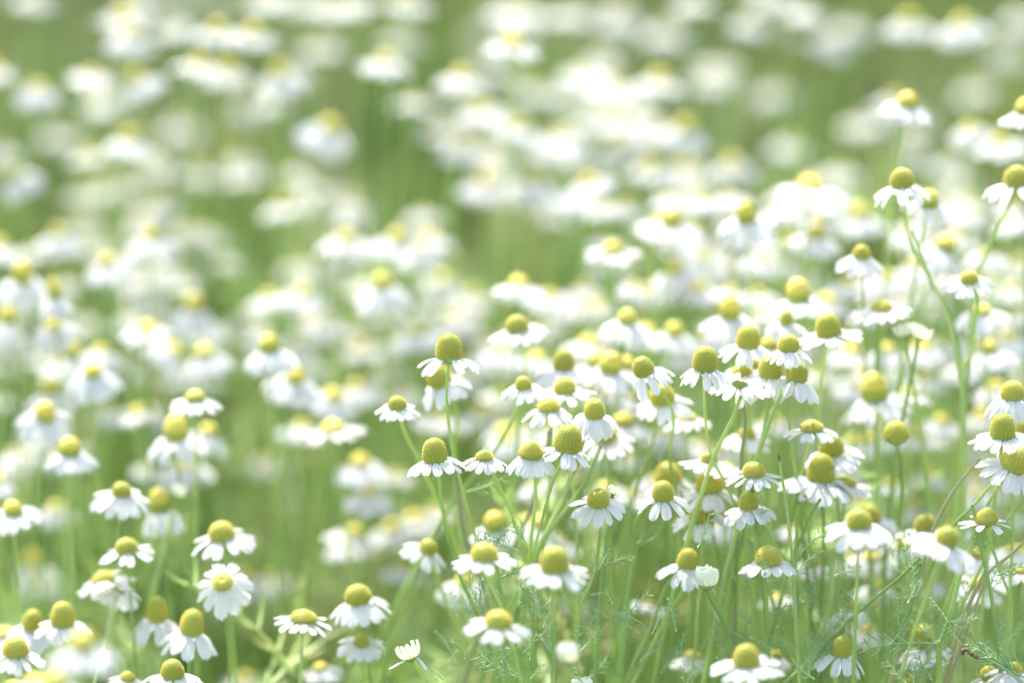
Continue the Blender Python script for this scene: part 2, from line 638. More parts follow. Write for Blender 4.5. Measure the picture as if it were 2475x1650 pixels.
def bud(px, py, w, h, b, roll, pitch, label, n=13, way=None, splay=0, droopers=()):
    """half-open head: petals standing up round the disc"""
    D = depth_of(b); u = K * D; p = point(px, py, D)
    r_, t_ = math.radians(roll), math.radians(pitch)
    axis = Vector((math.sin(r_), -math.sin(t_) * math.cos(r_), math.cos(r_) * math.cos(t_))).normalized()
    q = axis.to_track_quat('Z', 'Y').to_matrix().to_4x4()
    wm, hm = w * u, h * u
    pts = down_points(p - axis * wm * .2, axis, way, D, b, px)
    root = root_empty("chamomile_bud", Vector((pts[-1].x, pts[-1].y, 0)), label, "flower bud", "half open chamomile buds")
    make_stem(root, pts, .0005, .0009, M_STEM)
    T = Matrix.Translation(p)
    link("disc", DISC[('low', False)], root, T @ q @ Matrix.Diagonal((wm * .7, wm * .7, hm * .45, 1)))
    link("calyx", CALYX, root, T @ q @ Matrix.Diagonal((wm * .85, wm * .85, wm * .85, 1)))
    for i in range(n):
        a = 2 * math.pi * (i + rnd.uniform(-.1, .1)) / n
        el = -84 + splay + rnd.uniform(-7, 7)
        Mx = (Matrix.Rotation(a, 4, 'Z') @ Matrix.Translation((wm * .34, 0, 0)) @ Matrix.Rotation(math.radians(el), 4, 'Y') @
              Matrix.Diagonal((hm * rnd.uniform(.88, 1.12), hm * .85, hm, 1)))
        link("petal", rnd.choice(BUDPET)[0], root, T @ q @ Mx)
    for a_deg, el in droopers:
        Mx = (Matrix.Rotation(local_az(q, a_deg), 4, 'Z') @ Matrix.Translation((wm * .38, 0, 0)) @
              Matrix.Rotation(math.radians(el), 4, 'Y') @ Matrix.Diagonal((hm * 1.05, hm * 1.05, hm, 1)))
        link("petal", PETALS[0][1][0], root, T @ q @ Mx)
    return root


# ------------------------------------------------------------------ ground
gv, gf = [], []
N = 24
for i in range(N + 1):
    for j in range(N + 1):
        x = (i / N - .5); y = (j / N - .5)
        X = math.copysign(abs(x * 2) ** 3, x) * 300; Y = math.copysign(abs(y * 2) ** 3, y) * 300 + 3
        gv.append((X, Y, 0.006 * math.sin(X * 5.1) * math.cos(Y * 4.3) - 0.006))
for i in range(N):
    for j in range(N):
        a = i * (N + 1) + j
        gf.append((a, a + N + 1, a + N + 2, a + 1))
g = link("ground", mesh_of("ground", gv, gf, [soil_mat()]))
g['kind'] = 'structure'

# ------------------------------------------------------------------ the field's green mass (uncountable)
def field_foliage(y0, y1, ns, mat, label, seedclump=0.0):
    VV, FF = [], []
    base = 0
    tmpl = []
    for k in range(6):
        v, f = feather_vf(50 + k, sides=3, pairs=5, thick=.017, fork=False)
        tri = []
        for q in f:
            if len(q) == 4:
                tri += [(q[0], q[1], q[2]), (q[0], q[2], q[3])]
            else:
                tri.append(q)
        tmpl.append((np.array(v), np.array(tri)))
    # plain stalks
    for s in range(ns):
        y = rng.uniform(y0, y1)
        half = .10 * y + .16
        x = rng.uniform(-half, half)
        clump = math.sin(x * 19 + y * 7) * math.cos(y * 11 - x * 5) + .5 * math.sin(x * 47 - y * 23)
        top = (rng.uniform(.22, .41) if y > 1.95 else rng.uniform(.16, .37) if y > 1.7 else rng.uniform(.10, .30)) * (1 + .06 * clump)
        if 1.7 < y < 2.3 and x > -.02:
            top *= 1.07
        if clump < -.9 and rng.random() < .6:
            continue
        lean = rng.normal(0, .085, 2)
        hs = np.linspace(0, 1, 6)
        bow = rng.normal(0, .028, 2)
        path = np.stack([x + lean[0] * hs + bow[0] * np.sin(hs * 3.1), y + lean[1] * hs + bow[1] * np.sin(hs * 3.1), top * hs], 1)
        r0 = rng.uniform(.00045, .0008)
        v, f = tube_vf(path, np.linspace(r0, r0 * .4, 6), 4, 0, False)
        f = np.array(f)
        VV.append(np.array(v)); FF.append(np.concatenate([f[:, [0, 1, 2]], f[:, [0, 2, 3]]]) + base)
        base += len(v)
        nl = rng.integers(7, 13)
        for _ in range(nl):
            t = rng.uniform(.2, 1.0) ** .75
            pos = np.array([np.interp(t, hs, path[:, 0]), np.interp(t, hs, path[:, 1]), top * t])
            tv, tf = tmpl[rng.integers(0, 6)]
            az = rng.uniform(0, 2 * math.pi); el = rng.uniform(.1, 1.1)
            L = rng.uniform(.024, .055)
            R = (Matrix.Rotation(az, 3, 'Z') @ Matrix.Rotation(-el, 3, 'Y') @ Matrix.Rotation(rng.uniform(0, 6.28), 3, 'X'))
            w = tv @ np.array(R).T * L + pos
            VV.append(w); FF.append(tf + base); base += len(w)
    V = np.concatenate(VV); F = np.concatenate(FF)
    me = bpy.data.meshes.new("feathery_foliage")
    me.vertices.add(len(V)); me.vertices.foreach_set("co", V.astype(np.float32).ravel())
    me.loops.add(F.size); me.loops.foreach_set("vertex_index", F.astype(np.int32).ravel())
    me.polygons.add(len(F)); me.polygons.foreach_set("loop_start", np.arange(0, F.size, 3, dtype=np.int32))
    me.polygons.foreach_set("loop_total", np.full(len(F), 3, np.int32))
    me.materials.append(mat)
    me.update(calc_edges=True)
    me.validate()
    o = link("feathery_foliage", me)
    o['kind'] = 'stuff'
    o['label'] = label
    o['category'] = "foliage"
    print("foliage faces", len(F))


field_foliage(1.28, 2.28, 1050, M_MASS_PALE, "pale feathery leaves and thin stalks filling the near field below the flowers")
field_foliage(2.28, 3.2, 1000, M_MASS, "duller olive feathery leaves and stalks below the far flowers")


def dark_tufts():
    """dark broad blades added to keep the gaps of the flower cover dark"""
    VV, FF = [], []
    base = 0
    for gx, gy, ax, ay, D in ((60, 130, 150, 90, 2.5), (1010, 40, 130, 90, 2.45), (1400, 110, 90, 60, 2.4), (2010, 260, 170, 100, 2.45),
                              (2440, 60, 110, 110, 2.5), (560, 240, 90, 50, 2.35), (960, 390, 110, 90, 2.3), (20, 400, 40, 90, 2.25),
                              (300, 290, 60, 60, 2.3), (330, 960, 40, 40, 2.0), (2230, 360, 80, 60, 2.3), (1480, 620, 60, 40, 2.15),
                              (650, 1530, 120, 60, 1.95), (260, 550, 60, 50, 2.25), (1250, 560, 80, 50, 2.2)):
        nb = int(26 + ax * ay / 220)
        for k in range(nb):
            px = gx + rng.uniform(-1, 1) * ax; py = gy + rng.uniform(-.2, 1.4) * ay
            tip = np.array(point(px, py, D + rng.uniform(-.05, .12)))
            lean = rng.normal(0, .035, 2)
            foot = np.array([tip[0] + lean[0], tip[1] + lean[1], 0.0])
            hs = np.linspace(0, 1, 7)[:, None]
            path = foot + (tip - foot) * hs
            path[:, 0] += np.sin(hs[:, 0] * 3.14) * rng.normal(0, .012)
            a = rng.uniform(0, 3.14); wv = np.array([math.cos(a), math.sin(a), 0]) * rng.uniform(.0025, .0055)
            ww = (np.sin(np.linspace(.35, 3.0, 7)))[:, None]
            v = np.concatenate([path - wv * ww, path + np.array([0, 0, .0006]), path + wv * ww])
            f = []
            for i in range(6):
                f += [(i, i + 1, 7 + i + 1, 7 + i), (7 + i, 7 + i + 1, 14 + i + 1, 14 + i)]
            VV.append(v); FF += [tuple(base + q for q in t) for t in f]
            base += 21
    # strip of dark blades added to darken the view behind the flowers
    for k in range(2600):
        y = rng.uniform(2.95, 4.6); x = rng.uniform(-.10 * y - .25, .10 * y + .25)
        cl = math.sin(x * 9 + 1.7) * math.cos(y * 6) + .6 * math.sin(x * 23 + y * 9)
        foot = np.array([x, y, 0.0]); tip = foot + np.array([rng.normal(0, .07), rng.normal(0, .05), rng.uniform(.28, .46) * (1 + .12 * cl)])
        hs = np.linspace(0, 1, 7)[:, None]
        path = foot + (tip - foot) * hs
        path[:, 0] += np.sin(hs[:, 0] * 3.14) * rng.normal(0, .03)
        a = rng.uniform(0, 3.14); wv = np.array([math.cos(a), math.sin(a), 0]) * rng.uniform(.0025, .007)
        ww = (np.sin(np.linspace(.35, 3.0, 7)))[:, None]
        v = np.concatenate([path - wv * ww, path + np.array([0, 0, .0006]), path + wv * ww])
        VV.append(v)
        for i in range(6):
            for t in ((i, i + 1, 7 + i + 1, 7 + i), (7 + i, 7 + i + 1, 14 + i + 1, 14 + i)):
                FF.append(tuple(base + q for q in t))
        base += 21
    o = link("dark_blades", mesh_of("dark_blades", np.concatenate(VV), FF, [M_DARK_BLADE]))
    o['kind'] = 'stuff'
    o['label'] = "dark green blades added to keep the gaps between the far flowers dark"
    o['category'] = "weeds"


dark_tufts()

# ------------------------------------------------------------------ the flowers, surveyed tile by tile
# tile x y | span w h | blur | droop roll pitch | options  ; x y = foot of the yellow disc, in survey units
DATA = """
A 230 -20 360 150 90 100 25 0 0
A 850 130 380 150 110 75 25 0 0
A 900 250 360 140 100 72 40 0 5
A 1190 180 340 140 90 92 30 0 0
A 1500 220 370 150 100 72 25 0 0
A 1740 240 370 150 100 70 25 5 0
A 1370 450 380 150 90 70 25 5 0
A 1570 490 370 150 100 75 35 8 5
A 1930 520 380 150 130 72 40 0 5
A 1890 690 330 130 80 98 40 0 0
A 265 610 380 140 60 72 60 0 -10
A 640 520 360 130 60 76 30 0 -10
A 960 560 380 130 110 70 45 -25 10
A 690 720 320 130 60 92 30 0 0
A 890 970 380 150 130 66 40 0 5
A 590 1070 300 130 80 80 30 -8 -5
A 1250 860 320 150 120 120 40 0 0
A 1380 1180 340 140 90 105 40 0 0
A 1080 1130 320 140 90 100 40 0 0
A 2270 900 400 170 130 68 55 28 5
A 1650 1090 320 140 90 105 50 0 0
A 2050 1180 330 140 90 100 35 0 0
A 1980 1410 420 160 110 76 20 -5 0
A 110 1220 380 140 120 70 60 -20 5
A -40 480 340 140 90 70 30 0 0
A 1120 1380 330 140 100 88 60 0 0
A 780 1290 320 140 90 108 30 0 0
A 1850 -10 380 150 90 85 25 0 0
A 2260 50 390 150 80 85 25 0 0
A 2200 320 320 150 100 108 30 0 0
A 20 1030 320 140 90 105 50 0 0
A 1720 720 300 140 90 115 50 0 0
A 420 930 300 140 90 115 30 0 0
A 900 60 330 140 100 95 30 0 0
B 60 30 370 150 90 85 25 0 0
B 450 20 370 150 90 82 25 0 0
B 1210 70 420 190 120 98 30 0 0
B 1560 90 380 160 60 100 35 0 -8
B 1180 320 430 170 110 52 16 0 -2 ; bright flat-petalled chamomile alone against dark green near the top middle of the photo
B 300 430 390 150 90 64 28 0 0
B 830 530 390 160 90 68 35 0 0
B 500 700 330 140 80 92 25 0 0
B 960 760 370 150 80 78 30 0 0
B 1150 830 340 140 90 90 30 0 0
B 820 990 350 130 70 80 45 0 0
B 1230 880 300 120 80 70 45 0 0
B 1310 610 310 140 110 112 35 0 0
B 1650 500 370 150 80 85 25 0 0
B 1850 580 380 150 80 80 30 0 0
B 1780 400 340 140 90 98 30 0 0
B 2190 560 370 170 100 76 35 15 0
B 2200 890 380 150 90 76 35 0 0
B 2360 900 380 160 130 72 40 15 5
B 1680 830 350 140 80 84 30 0 0
B 1890 840 380 150 80 78 35 0 0
B 2060 800 360 150 80 84 30 0 0
B 1530 950 360 150 80 76 35 0 0
B 1900 1030 370 150 80 78 30 0 0
B 1420 1000 340 150 90 92 30 0 0
B 1000 1280 380 150 110 72 35 0 0
B 1330 1260 370 150 120 70 40 0 5
B 1700 1250 380 140 90 54 30 -5 8
B 2130 1160 350 140 90 72 30 -8 0
B 2320 1240 330 140 90 88 30 0 0
B 560 1480 320 140 80 88 30 0 0
B 1920 110 380 170 130 112 40 0 0
B 2240 210 360 160 110 118 40 0 0
B 420 270 320 140 90 115 30 0 0
B 1560 640 320 140 90 100 30 0 0
B 700 900 320 140 90 105 30 0 0
B 1000 1010 340 140 90 90 35 0 0
B 1800 700 360 150 80 88 30 0 0
B 1640 1060 350 150 80 84 30 0 0
B 2010 650 350 150 80 88 30 0 0
B 1080 1120 330 140 80 96 30 0 0
B 2010 960 350 150 80 84 30 0 0
C 470 150 340 150 110 98 40 20 0
C 850 70 370 150 80 90 40 0 0
C 1040 290 360 150 60 90 50 25 -5
C 70 20 370 150 80 90 25 0 0
C 250 450 320 150 100 125 30 0 0
C 1560 160 380 160 100 78 35 0 0
C 1930 170 390 160 100 74 40 0 0
C 2330 110 340 150 90 115 40 0 0
C 1545 730 400 150 110 24 32 12 5 ; slightly soft chamomile on a thin arching stem standing high near the upper right corner
C 1460 690 370 170 130 86 35 0 0
C 1240 840 340 150 70 105 30 0 0
C 740 990 340 150 90 105 35 0 0
C 2370 780 440 160 110 20 28 0 5 ; chamomile cut by the right edge of the photo, highest of the clear ones
C 1980 890 340 140 60 62 40 0 0
C 2180 990 400 160 90 56 28 0 0
C 340 1130 350 150 80 78 40 0 0
C 880 1285 490 190 100 32 18 0 0 ; wide soft chamomile with nearly level petals and a lopsided orange yellow dome
C 1080 1180 340 150 70 96 30 0 0
C 1515 1275 420 168 128 10 42 0 4 n=9 ; way=1530,1420>F:1560,60>F:1700,350>F:1870,700>F:1930,1000>F:1930,1400 ; upright chamomile with olive dome on a long bent branching stem at the right
C 1690 1400 360 160 100 17 38 15 8 n=10 ; ; soft chamomile tucked just below and behind the one on the long bent stem
C 2310 1265 520 190 140 12 28 0 4 n=11 ; way=2260,1400>F:2100,150>F:2010,420>F:1980,800 ; large chamomile at the right edge, olive brown dome, long level petals on the left
C 440 1515 450 145 145 26 38 0 5 ; ; soft chamomile with narrow tall yellow cone, uppermost of the dense right-hand drift
C 1220 1500 360 170 140 52 45 0 0
C 1900 1330 330 150 90 90 30 0 0
C 2010 1420 360 150 60 78 30 0 -5
C 180 540 320 150 100 118 30 0 0
C 1600 1030 300 140 80 105 60 0 0
C 1850 1130 320 140 80 98 40 0 0
C 620 620 300 140 90 125 40 0 0
C 30 1150 350 150 80 82 30 0 0
C 2000 600 300 140 90 120 40 0 0
C 100 1330 340 150 80 85 35 0 0
C 1180 170 320 140 90 112 40 0 0
C 620 -30 340 150 90 105 35 0 0
C 2250 350 300 140 90 125 40 0 0
D 405 60 380 130 120 62 45 0 0
D 1040 80 420 140 110 56 40 0 5
D 740 250 380 140 90 48 35 -10 5
D 155 370 400 150 170 36 50 -5 5 ; ; soft tall-coned chamomile near the left edge, above a bare yellow head
D -10 130 380 150 90 60 40 0 0
D 380 490 400 108 160 32 62 0 5 ; ; narrow tall-coned chamomile with a mass of hanging petals beside the left edge
D 370 680 400 120 60 34 50 0 25
D 40 660 300 140 140 40 60 0 0
D 1000 440 340 130 60 76 55 0 0
D 1330 570 320 150 170 54 60 0 0 ; ; blurred tall yellow cone with few faint petals, alone in the green left of centre
D 1860 480 370 140 70 60 30 0 0
D 2090 450 380 150 80 60 35 5 0
D 2050 250 320 150 100 92 30 0 0
D 1010 695 420 150 60 38 25 -6 0 ; ; soft chamomile with smooth white arch of petals and barely visible centre
D 1200 850 400 140 50 44 45 45 -5
D 1410 880 380 140 90 42 45 0 5
D 490 880 330 150 110 40 35 0 0
D 640 1010 430 130 90 28 45 0 15
D 700 850 360 130 60 46 40 10 0
D 310 1300 430 150 120 24 38 0 25 ; ; soft chamomile tilted to the viewer with orange yellow centre, low in the left third
D 350 1140 370 140 110 36 45 0 0
D 1860 850 370 145 130 26 52 -5 5 ; ; soft drooping chamomile with bright yellow cone at the upper end of a slanting trio
D 2030 1050 410 140 90 30 42 8 15 ; ; soft chamomile facing forward in the middle of a slanting trio
D 2300 1170 400 140 80 40 35 10 5
D 1345 1190 390 140 80 18 26 3 8 ; ; neat chamomile with smooth low dome perched over a larger tall-coned one
D 950 1280 300 130 60 38 35 0 0
D 1215 1450 430 175 170 22 48 -3 8 ; ; soft large orange coned chamomile directly under the neat low-domed one
D 1430 1420 360 130 70 34 45 15 0
D 480 1550 400 160 110 20 38 0 8 ; ; rounded chamomile on its own low at the left, petals in a full skirt
D 2290 1390 480 170 70 28 16 0 0 ; ; soft wide saucer of level petals with a thin yellow rim, left of the centre cluster
D 2080 1370 360 130 60 52 35 0 0
D 2060 830 340 140 80 60 40 0 0
D 900 600 320 130 70 70 45 0 0
D 90 760 330 140 90 60 40 0 0
D 1730 620 320 140 90 88 30 0 0
D 430 960 340 140 90 50 40 0 0
D 2200 620 330 140 60 80 30 0 0
D 1400 680 330 140 60 62 40 0 0
D 700 130 320 140 90 85 35 0 0
E 285 410 430 150 110 42 45 0 5
E 700 360 370 150 70 72 40 0 0
E 550 170 370 140 70 60 35 0 0
E 30 90 420 150 100 54 30 0 0
E 380 90 420 150 120 54 35 5 0
E 620 70 360 150 60 64 35 0 0
E 520 730 370 140 100 54 35 0 0
E 790 610 350 140 60 70 40 0 0
E 900 480 340 140 60 80 35 0 0
E 742 893 450 182 172 0 37 0 -2 az=176,200,233,292,330,350,12,60,130 ; way=737,960>726,1170>772,1560>H:800,100>H:865,340>H:930,570>H:1010,900 ; sharpest tall coned chamomile standing alone above the centre cluster on a long bare stem
E 690 1070 400 165 135 12 40 -24 4 ; way=760,1160>795,1280>785,1568>H:800,300 ; chamomile leaning left, half hidden behind the tall sharp one's stem
E 385 1235 330 128 88 7 30 0 6 ; way=402,1310>450,1440>520,1568 ; small chamomile with pointed low dome at the left end of the sharp group
E 980 1290 380 150 90 58 30 0 0
E 1215 700 420 162 112 15 26 0 4 ; way=1242,790>1265,940>1240,1200 ; slightly soft chamomile with orange domed centre up and right of the tall sharp one
E 1220 400 400 145 85 33 26 -5 0
E 1430 470 380 150 60 50 30 5 0
E 1870 170 430 145 80 34 14 0 0 ; ; soft chamomile like a flat white plate with small yellow knob, right of centre
E 1965 650 400 132 110 21 38 0 5
E 1760 540 370 150 60 58 30 0 0
E 1590 530 320 140 90 62 35 0 0
E 2300 310 410 130 90 43 40 -5 5
E 2110 430 340 140 60 52 35 0 0
E 2270 -10 460 150 120 37 26 0 0 ; ; soft broad chamomile with round yellow dome, above the left part of the right-hand drift
E 1530 968 420 148 150 15 32 0 4 ; ; tall domed chamomile at the left end of a soft row of three cones
E 1540 1128 430 152 96 9 14 0 3 ; ; broad flat-petalled chamomile directly below the left cone of the soft row
E 1850 985 430 158 140 17 36 0 4 ; ; middle cone of the soft row, dark olive at its foot
E 1760 955 340 140 110 26 36 0 0
E 1950 960 380 150 90 24 32 20 0
E 1255 1098 320 112 78 7 30 5 14 ; way=1235,1190>1160,1350>1060,1530>H:970,60 ; small chamomile turned forward on a slanting stem between the tall one and the cluster
E 1430 1250 380 160 82 5 36 0 4 ; way=1445,1340>1445,1470>H:1440,80>H:1400,560 ; chamomile with wide flat yellow cap in front of the broad flat-petalled one
E 1745 1292 350 146 118 2 52 0 14 n=15 kind=dimple ; way=1690,1400>1650,1530>H:1560,200>H:1400,560 ; chamomile with skirt of straight drooping petals and dimpled dome, above the tilted cone
E 2095 1000 370 145 118 3 50 -22 8 n=10 kind=dimple gaps=150,180,210 ; way=2160,1080>2270,1230>2290,1350>2260,1560>H:2280,120>H:2330,400 ; sharp chamomile leaning left, petals swept to the right, on a kinked stem
E 2215 1195 430 172 130 11 32 0 4 ; way=2190,1260>2140,1500>H:2030,250 ; soft cone just behind the left-leaning sharp chamomile
E 1552 1528 400 190 182 0 34 10 2 ; way=1530,1600>H:1470,150>H:1380,450>H:1330,650>H:1290,800 ; tall tilted cone, sharp honeycomb of florets, right-hand one of the front cluster
E 1825 1452 420 160 92 11 30 0 5 ; ; soft chamomile whose yellow cap peeks out right of the tilted cone
E 645 1600 420 172 160 0 33 -3 1 ; way=660,1640>H:690,300>H:740,600>H:830,860>H:940,1110>H:1010,1300 ; sharp squarish cone at the left end of the front cluster
E 985 1588 330 118 62 1 32 3 6 n=16 kind=ring ; way=1005,1610>H:1090,220>H:1180,420>H:1230,570>H:1300,640 ; small sharp chamomile with low cap between the squarish cone and the frilly dome
E 1310 1575 370 162 112 0 44 0 6 n=18 kind=ring ; way=1325,1650>H:1340,250>H:1310,560>H:1300,680>H:1280,800 ; sharp frilly topped dome over a skirt of narrow petals, left of the tilted cone
E 105 1100 400 140 90 50 40 0 5
E 690 1310 420 150 80 50 25 0 0
E 2290 740 390 130 100 30 35 0 0
E 890 1050 330 140 60 70 30 0 0
E 130 830 330 140 80 70 30 0 0
E 1100 850 340 140 60 48 35 0 0
E 1350 900 360 140 60 36 35 0 0
E 1700 800 380 140 60 38 35 0 0
E 1130 1400 380 150 60 42 30 0 0
E 2060 1180 360 150 80 24 35 0 0
E 1850 250 360 140 60 75 30 0 0
E 1500 -100 340 140 60 90 30 0 0
E 2100 720 370 140 60 40 35 0 0
E 1950 1350 380 150 80 22 35 0 0
E 1200 1500 350 140 60 40 35 0 0
F 915 65 350 125 90 34 40 0 0
F 1230 202 360 122 98 14 42 0 6 ; way=1240,300>1245,520 ; small square-domed chamomile high in the right-hand drift, petals folded down
F 1800 150 380 150 110 26 42 22 5
F 1975 365 390 125 74 8 22 0 6 ; way=2030,470>2020,620>1990,820 ; chamomile with pointed little cap beside the long bent stem at the right
F 800 500 480 172 152 19 30 0 4 ; ; soft large orange globe with sweeping petals in the right-hand drift
F 325 612 430 152 160 21 42 0 4 ; ; soft tall cone at the left side of the right-hand drift
F 710 660 330 96 100 15 48 0 4 ; ; thin small cone with orange tint under the large soft globe
F 1010 735 480 175 142 8 14 0 3 ; way=1000,800>960,1000>935,1300 ; barrel shaped cone above a flat ruff of petals, thick stem below
F 1370 556 430 150 66 13 20 0 2 ; way=1345,660>1340,900 ; flat capped chamomile with arched ruff like an umbrella
F 2060 580 410 140 60 21 35 0 4
F 450 810 410 162 138 6 36 0 3 ; way=445,920>440,1000 ; clear straight-sided dome with drooping petals, upper left of the tight bunch
F 730 836 330 155 108 1 46 0 2 n=14 ; way=715,960>735,1160>742,1400>755,1560>I:800,200 ; sharp half-globe at the top of the tight bunch on a straight stem
F 155 970 370 176 162 0 46 0 3 n=14 kind=tall ; way=148,1080>155,1300>195,1560>I:300,200 ; sharp tall cone with honeycomb florets at the left side of the tight bunch
F 410 1000 380 150 72 8 25 0 3
F 390 1075 430 120 36 2 24 5 -42 n=13 kind=low ; way=405,1140>430,1350>405,1568>I:395,220 ; chamomile seen from below, green underside showing, on a purplish stem
F 605 1018 430 166 146 4 42 0 4 ; way=600,1170>560,1400>I:470,150 ; smooth yellow dome in the middle of the tight bunch, shaded petals in front
F 780 1045 400 150 130 3 42 14 2 n=11 gaps=150,180,210 ; way=735,1180>740,1400>760,1560>I:800,300 ; chamomile behind the smooth dome with long petals reaching right
F 590 835 380 120 90 17 35 0 0
F 470 960 360 130 70 14 35 0 0
F 1325 1180 540 195 215 17 40 5 6 n=12 ; ; big soft orange capped cone standing apart right of the tight bunch
F 1570 1150 330 120 60 24 25 0 0
F 890 1390 390 162 72 5 26 0 3 ; way=880,1450>850,1560 ; wide low dome with scalloped level petals, below the tight bunch to its right
F 1030 1550 460 170 140 9 28 0 4 ; ; soft upright dome close behind the big cone with the full white skirt
F 440 1442 400 122 70 14 28 0 3
F 2120 862 480 130 90 28 48 0 4 ; ; soft chamomile with small golden cap and long shaded petals near the right edge
F 2275 1168 380 170 120 4 52 0 3 ; ; clear dome with tightly drooping petals at the right edge, over two cones
F 2205 1436 480 176 166 1 22 0 4 ; way=2200,1500>I:2150,300 ; sharp tall cone near the right edge, level petals reaching left
F 2350 1470 400 150 150 7 32 0 0
F 2240 770 360 140 60 40 35 0 0
F 2300 640 340 140 60 52 35 0 0
F 1640 1450 340 140 90 38 35 0 0
F 150 200 360 140 60 55 35 0 0
F 600 220 380 140 60 58 35 0 0
F 480 100 360 140 90 55 35 0 0
F 700 90 360 150 60 66 30 0 0
F 1400 340 400 140 60 38 35 0 0
F 1620 260 380 140 60 46 35 0 0
F 1650 830 360 140 60 32 45 0 0
F 1400 850 340 140 60 30 45 0 0
F 2150 1100 340 140 60 34 45 0 0
F 2280 420 380 150 60 50 35 0 0
F 2320 250 380 150 60 62 35 0 0
F 100 420 360 140 60 42 35 0 0
F 180 760 360 140 60 36 35 0 0
F 1160 860 370 140 60 36 35 0 0
F 1150 400 360 140 60 42 35 0 0
F 30 1320 360 140 60 16 30 0 0
F 1900 60 360 140 60 58 35 0 0
F 1000 500 370 140 60 40 35 0 0
F 60 30 360 140 60 60 35 0 0
F 850 300 340 140 60 60 35 0 0
F 2060 1300 300 120 60 40 35 0 0
F 1780 1340 320 120 60 34 35 0 0
F 1250 1000 340 120 50 46 35 0 0
F 300 300 360 140 60 66 35 0 0
F 2100 380 360 140 60 66 35 0 0
F 1500 480 360 140 60 50 35 0 0
F 1180 1480 360 140 60 28 35 0 0
F 620 1340 340 140 60 42 35 0 0
F 560 580 350 140 60 46 35 0 0
F 1800 800 330 140 60 60 35 0 0
G 835 262 440 138 82 14 36 0 10 ; ; chamomile with wide tent of petals and small greenish cap, low at the left
G 1105 382 320 148 172 22 72 0 0 n=8 ; ; soft orange brown cone with few limp petals beside a small white bud
G 90 392 430 135 90 18 26 0 6 ; ; chamomile cut by the left edge of the photo, above the lower left corner flowers
G 390 360 280 110 50 45 55 0 0
G 875 652 420 155 92 11 20 0 8 ; ; chamomile directly under the wide tent, level scalloped petals
G 1530 560 490 178 122 12 28 0 6 ; ; large clear chamomile with glossy dome and wing-like petals alone in green
G 230 760 300 150 130 50 60 0 0 n=5 ; ; faint greenish yellow head blurred into green at the left
G 715 862 430 160 70 14 18 -8 4 ; ; flat cap of yellow behind a flower seen from below, low left
G 815 925 420 110 26 13 30 8 -38 kind=low ; ; chamomile facing away in front of the flat yellow cap
G 1535 880 430 140 50 8 40 0 38 kind=dimple n=11 ; ; chamomile turned to the viewer with a green eye in its yellow ring
G 1085 1128 390 142 166 12 58 0 6 n=9 ; ; upper of two drooping tall cones standing close together, lower left
G 1315 1218 430 162 178 9 46 0 6 n=11 ; ; lower and larger of two drooping tall cones standing close together
G 430 1160 420 166 160 9 30 3 4 ; ; tall smooth yellow cone above the out-of-focus bunch in the lower left corner
G 225 1190 380 140 152 14 40 0 4 ; ; dark olive cone beside the tall smooth one, lower left corner
G 570 1330 520 190 130 -46 35 0 4 ; ; large foreground flower melted into white blur with yellow smudge, lower left corner
G 110 1370 440 178 130 -6 30 0 4 ; ; clear yellow dome at the left edge rising from white blur
G 380 1590 480 180 110 -38 35 0 4 ; ; foreground flower blurred into a yellow patch on the bottom edge, far left
G 880 1540 340 110 60 8 30 0 10 ; ; small tilted chamomile on the bottom edge right of the white blur
G 1190 1518 420 162 124 2 28 0 5 ; ; bright clear dome at the bottom edge with crisp scalloped petals, left third
G 2090 1132 430 185 84 7 18 0 6 ; ; neat level chamomile with low golden cap, right part of the lower left quarter
G 2210 1465 330 110 50 20 30 0 10
G 1690 1540 330 140 60 50 35 0 0
G 1690 840 330 140 60 60 45 0 0
G 290 860 330 140 60 60 45 0 0
G -30 180 300 130 60 30 45 0 0
G 30 1230 380 150 60 20 40 0 0
G 1280 70 380 140 60 44 50 0 0
G 250 1560 460 170 60 -30 35 0 0 ; ; white smear of a close foreground flower in the very bottom left
G 100 1600 420 160 60 -12 35 0 0
G 2390 620 360 140 60 46 30 0 0
G 1850 40 280 120 60 80 45 0 0
G 1900 850 300 120 60 70 40 0 0
H 130 60 420 150 90 38 40 0 0
H 185 260 400 120 70 38 42 0 10
H 90 545 440 150 80 40 22 0 0
H 350 510 400 160 80 50 25 0 0
H 500 430 400 150 60 52 30 0 0
H 1060 505 400 160 125 20 32 0 4 ; ; soft yellow dome peeping up behind the foreground cone below the cluster
H 1265 480 340 120 80 24 35 0 0
H 1375 490 380 130 100 22 35 8 0 ; ; soft yellow dome half hidden behind the stems under the cluster
H 588 655 350 128 92 13 34 18 8 ; ; chamomile tipped to the right, left of the lower foreground trio
H 985 706 480 188 110 -11 16 0 3 ; way=1000,810>1100,1040>1180,1300>1240,1568 ; foreground chamomile with level petals crossed by the tall one's stem
H 1472 787 520 200 168 -15 24 0 4 ; ; largest foreground cone of the lower trio, broad white skirt
H 1080 1165 490 185 105 -15 22 5 5 ; ; lowest foreground chamomile of the trio, greenish cap, above dark leaves
H 1770 325 410 158 100 1 30 0 22 kind=dimple n=14 ; way=1785,450>1775,600>1750,790>H:1650,1050>H:1620,1400 ; clear chamomile with dimpled centre turned to the viewer beside a tiny white bud
H 2217 293 420 150 126 4 32 0 8 n=9 ; way=2220,420>2190,540>2060,640>1990,900 ; clear round dome with long petals swept left, right of the dimpled one
H 2255 180 420 185 150 14 32 0 4 ; ; soft tall orange cone right behind the clear round dome
H 120 1000 430 182 130 11 44 0 6 ; ; rounded chamomile with full skirt, above a smaller flower, left of bottom centre
H 140 1295 350 112 76 11 26 0 14 ; ; small chamomile facing forward under the rounded one with full skirt
H 850 880 400 140 70 24 48 0 0 ; ; pale shaded flower behind the foreground cone with level petals
H 430 780 340 140 60 50 35 0 0
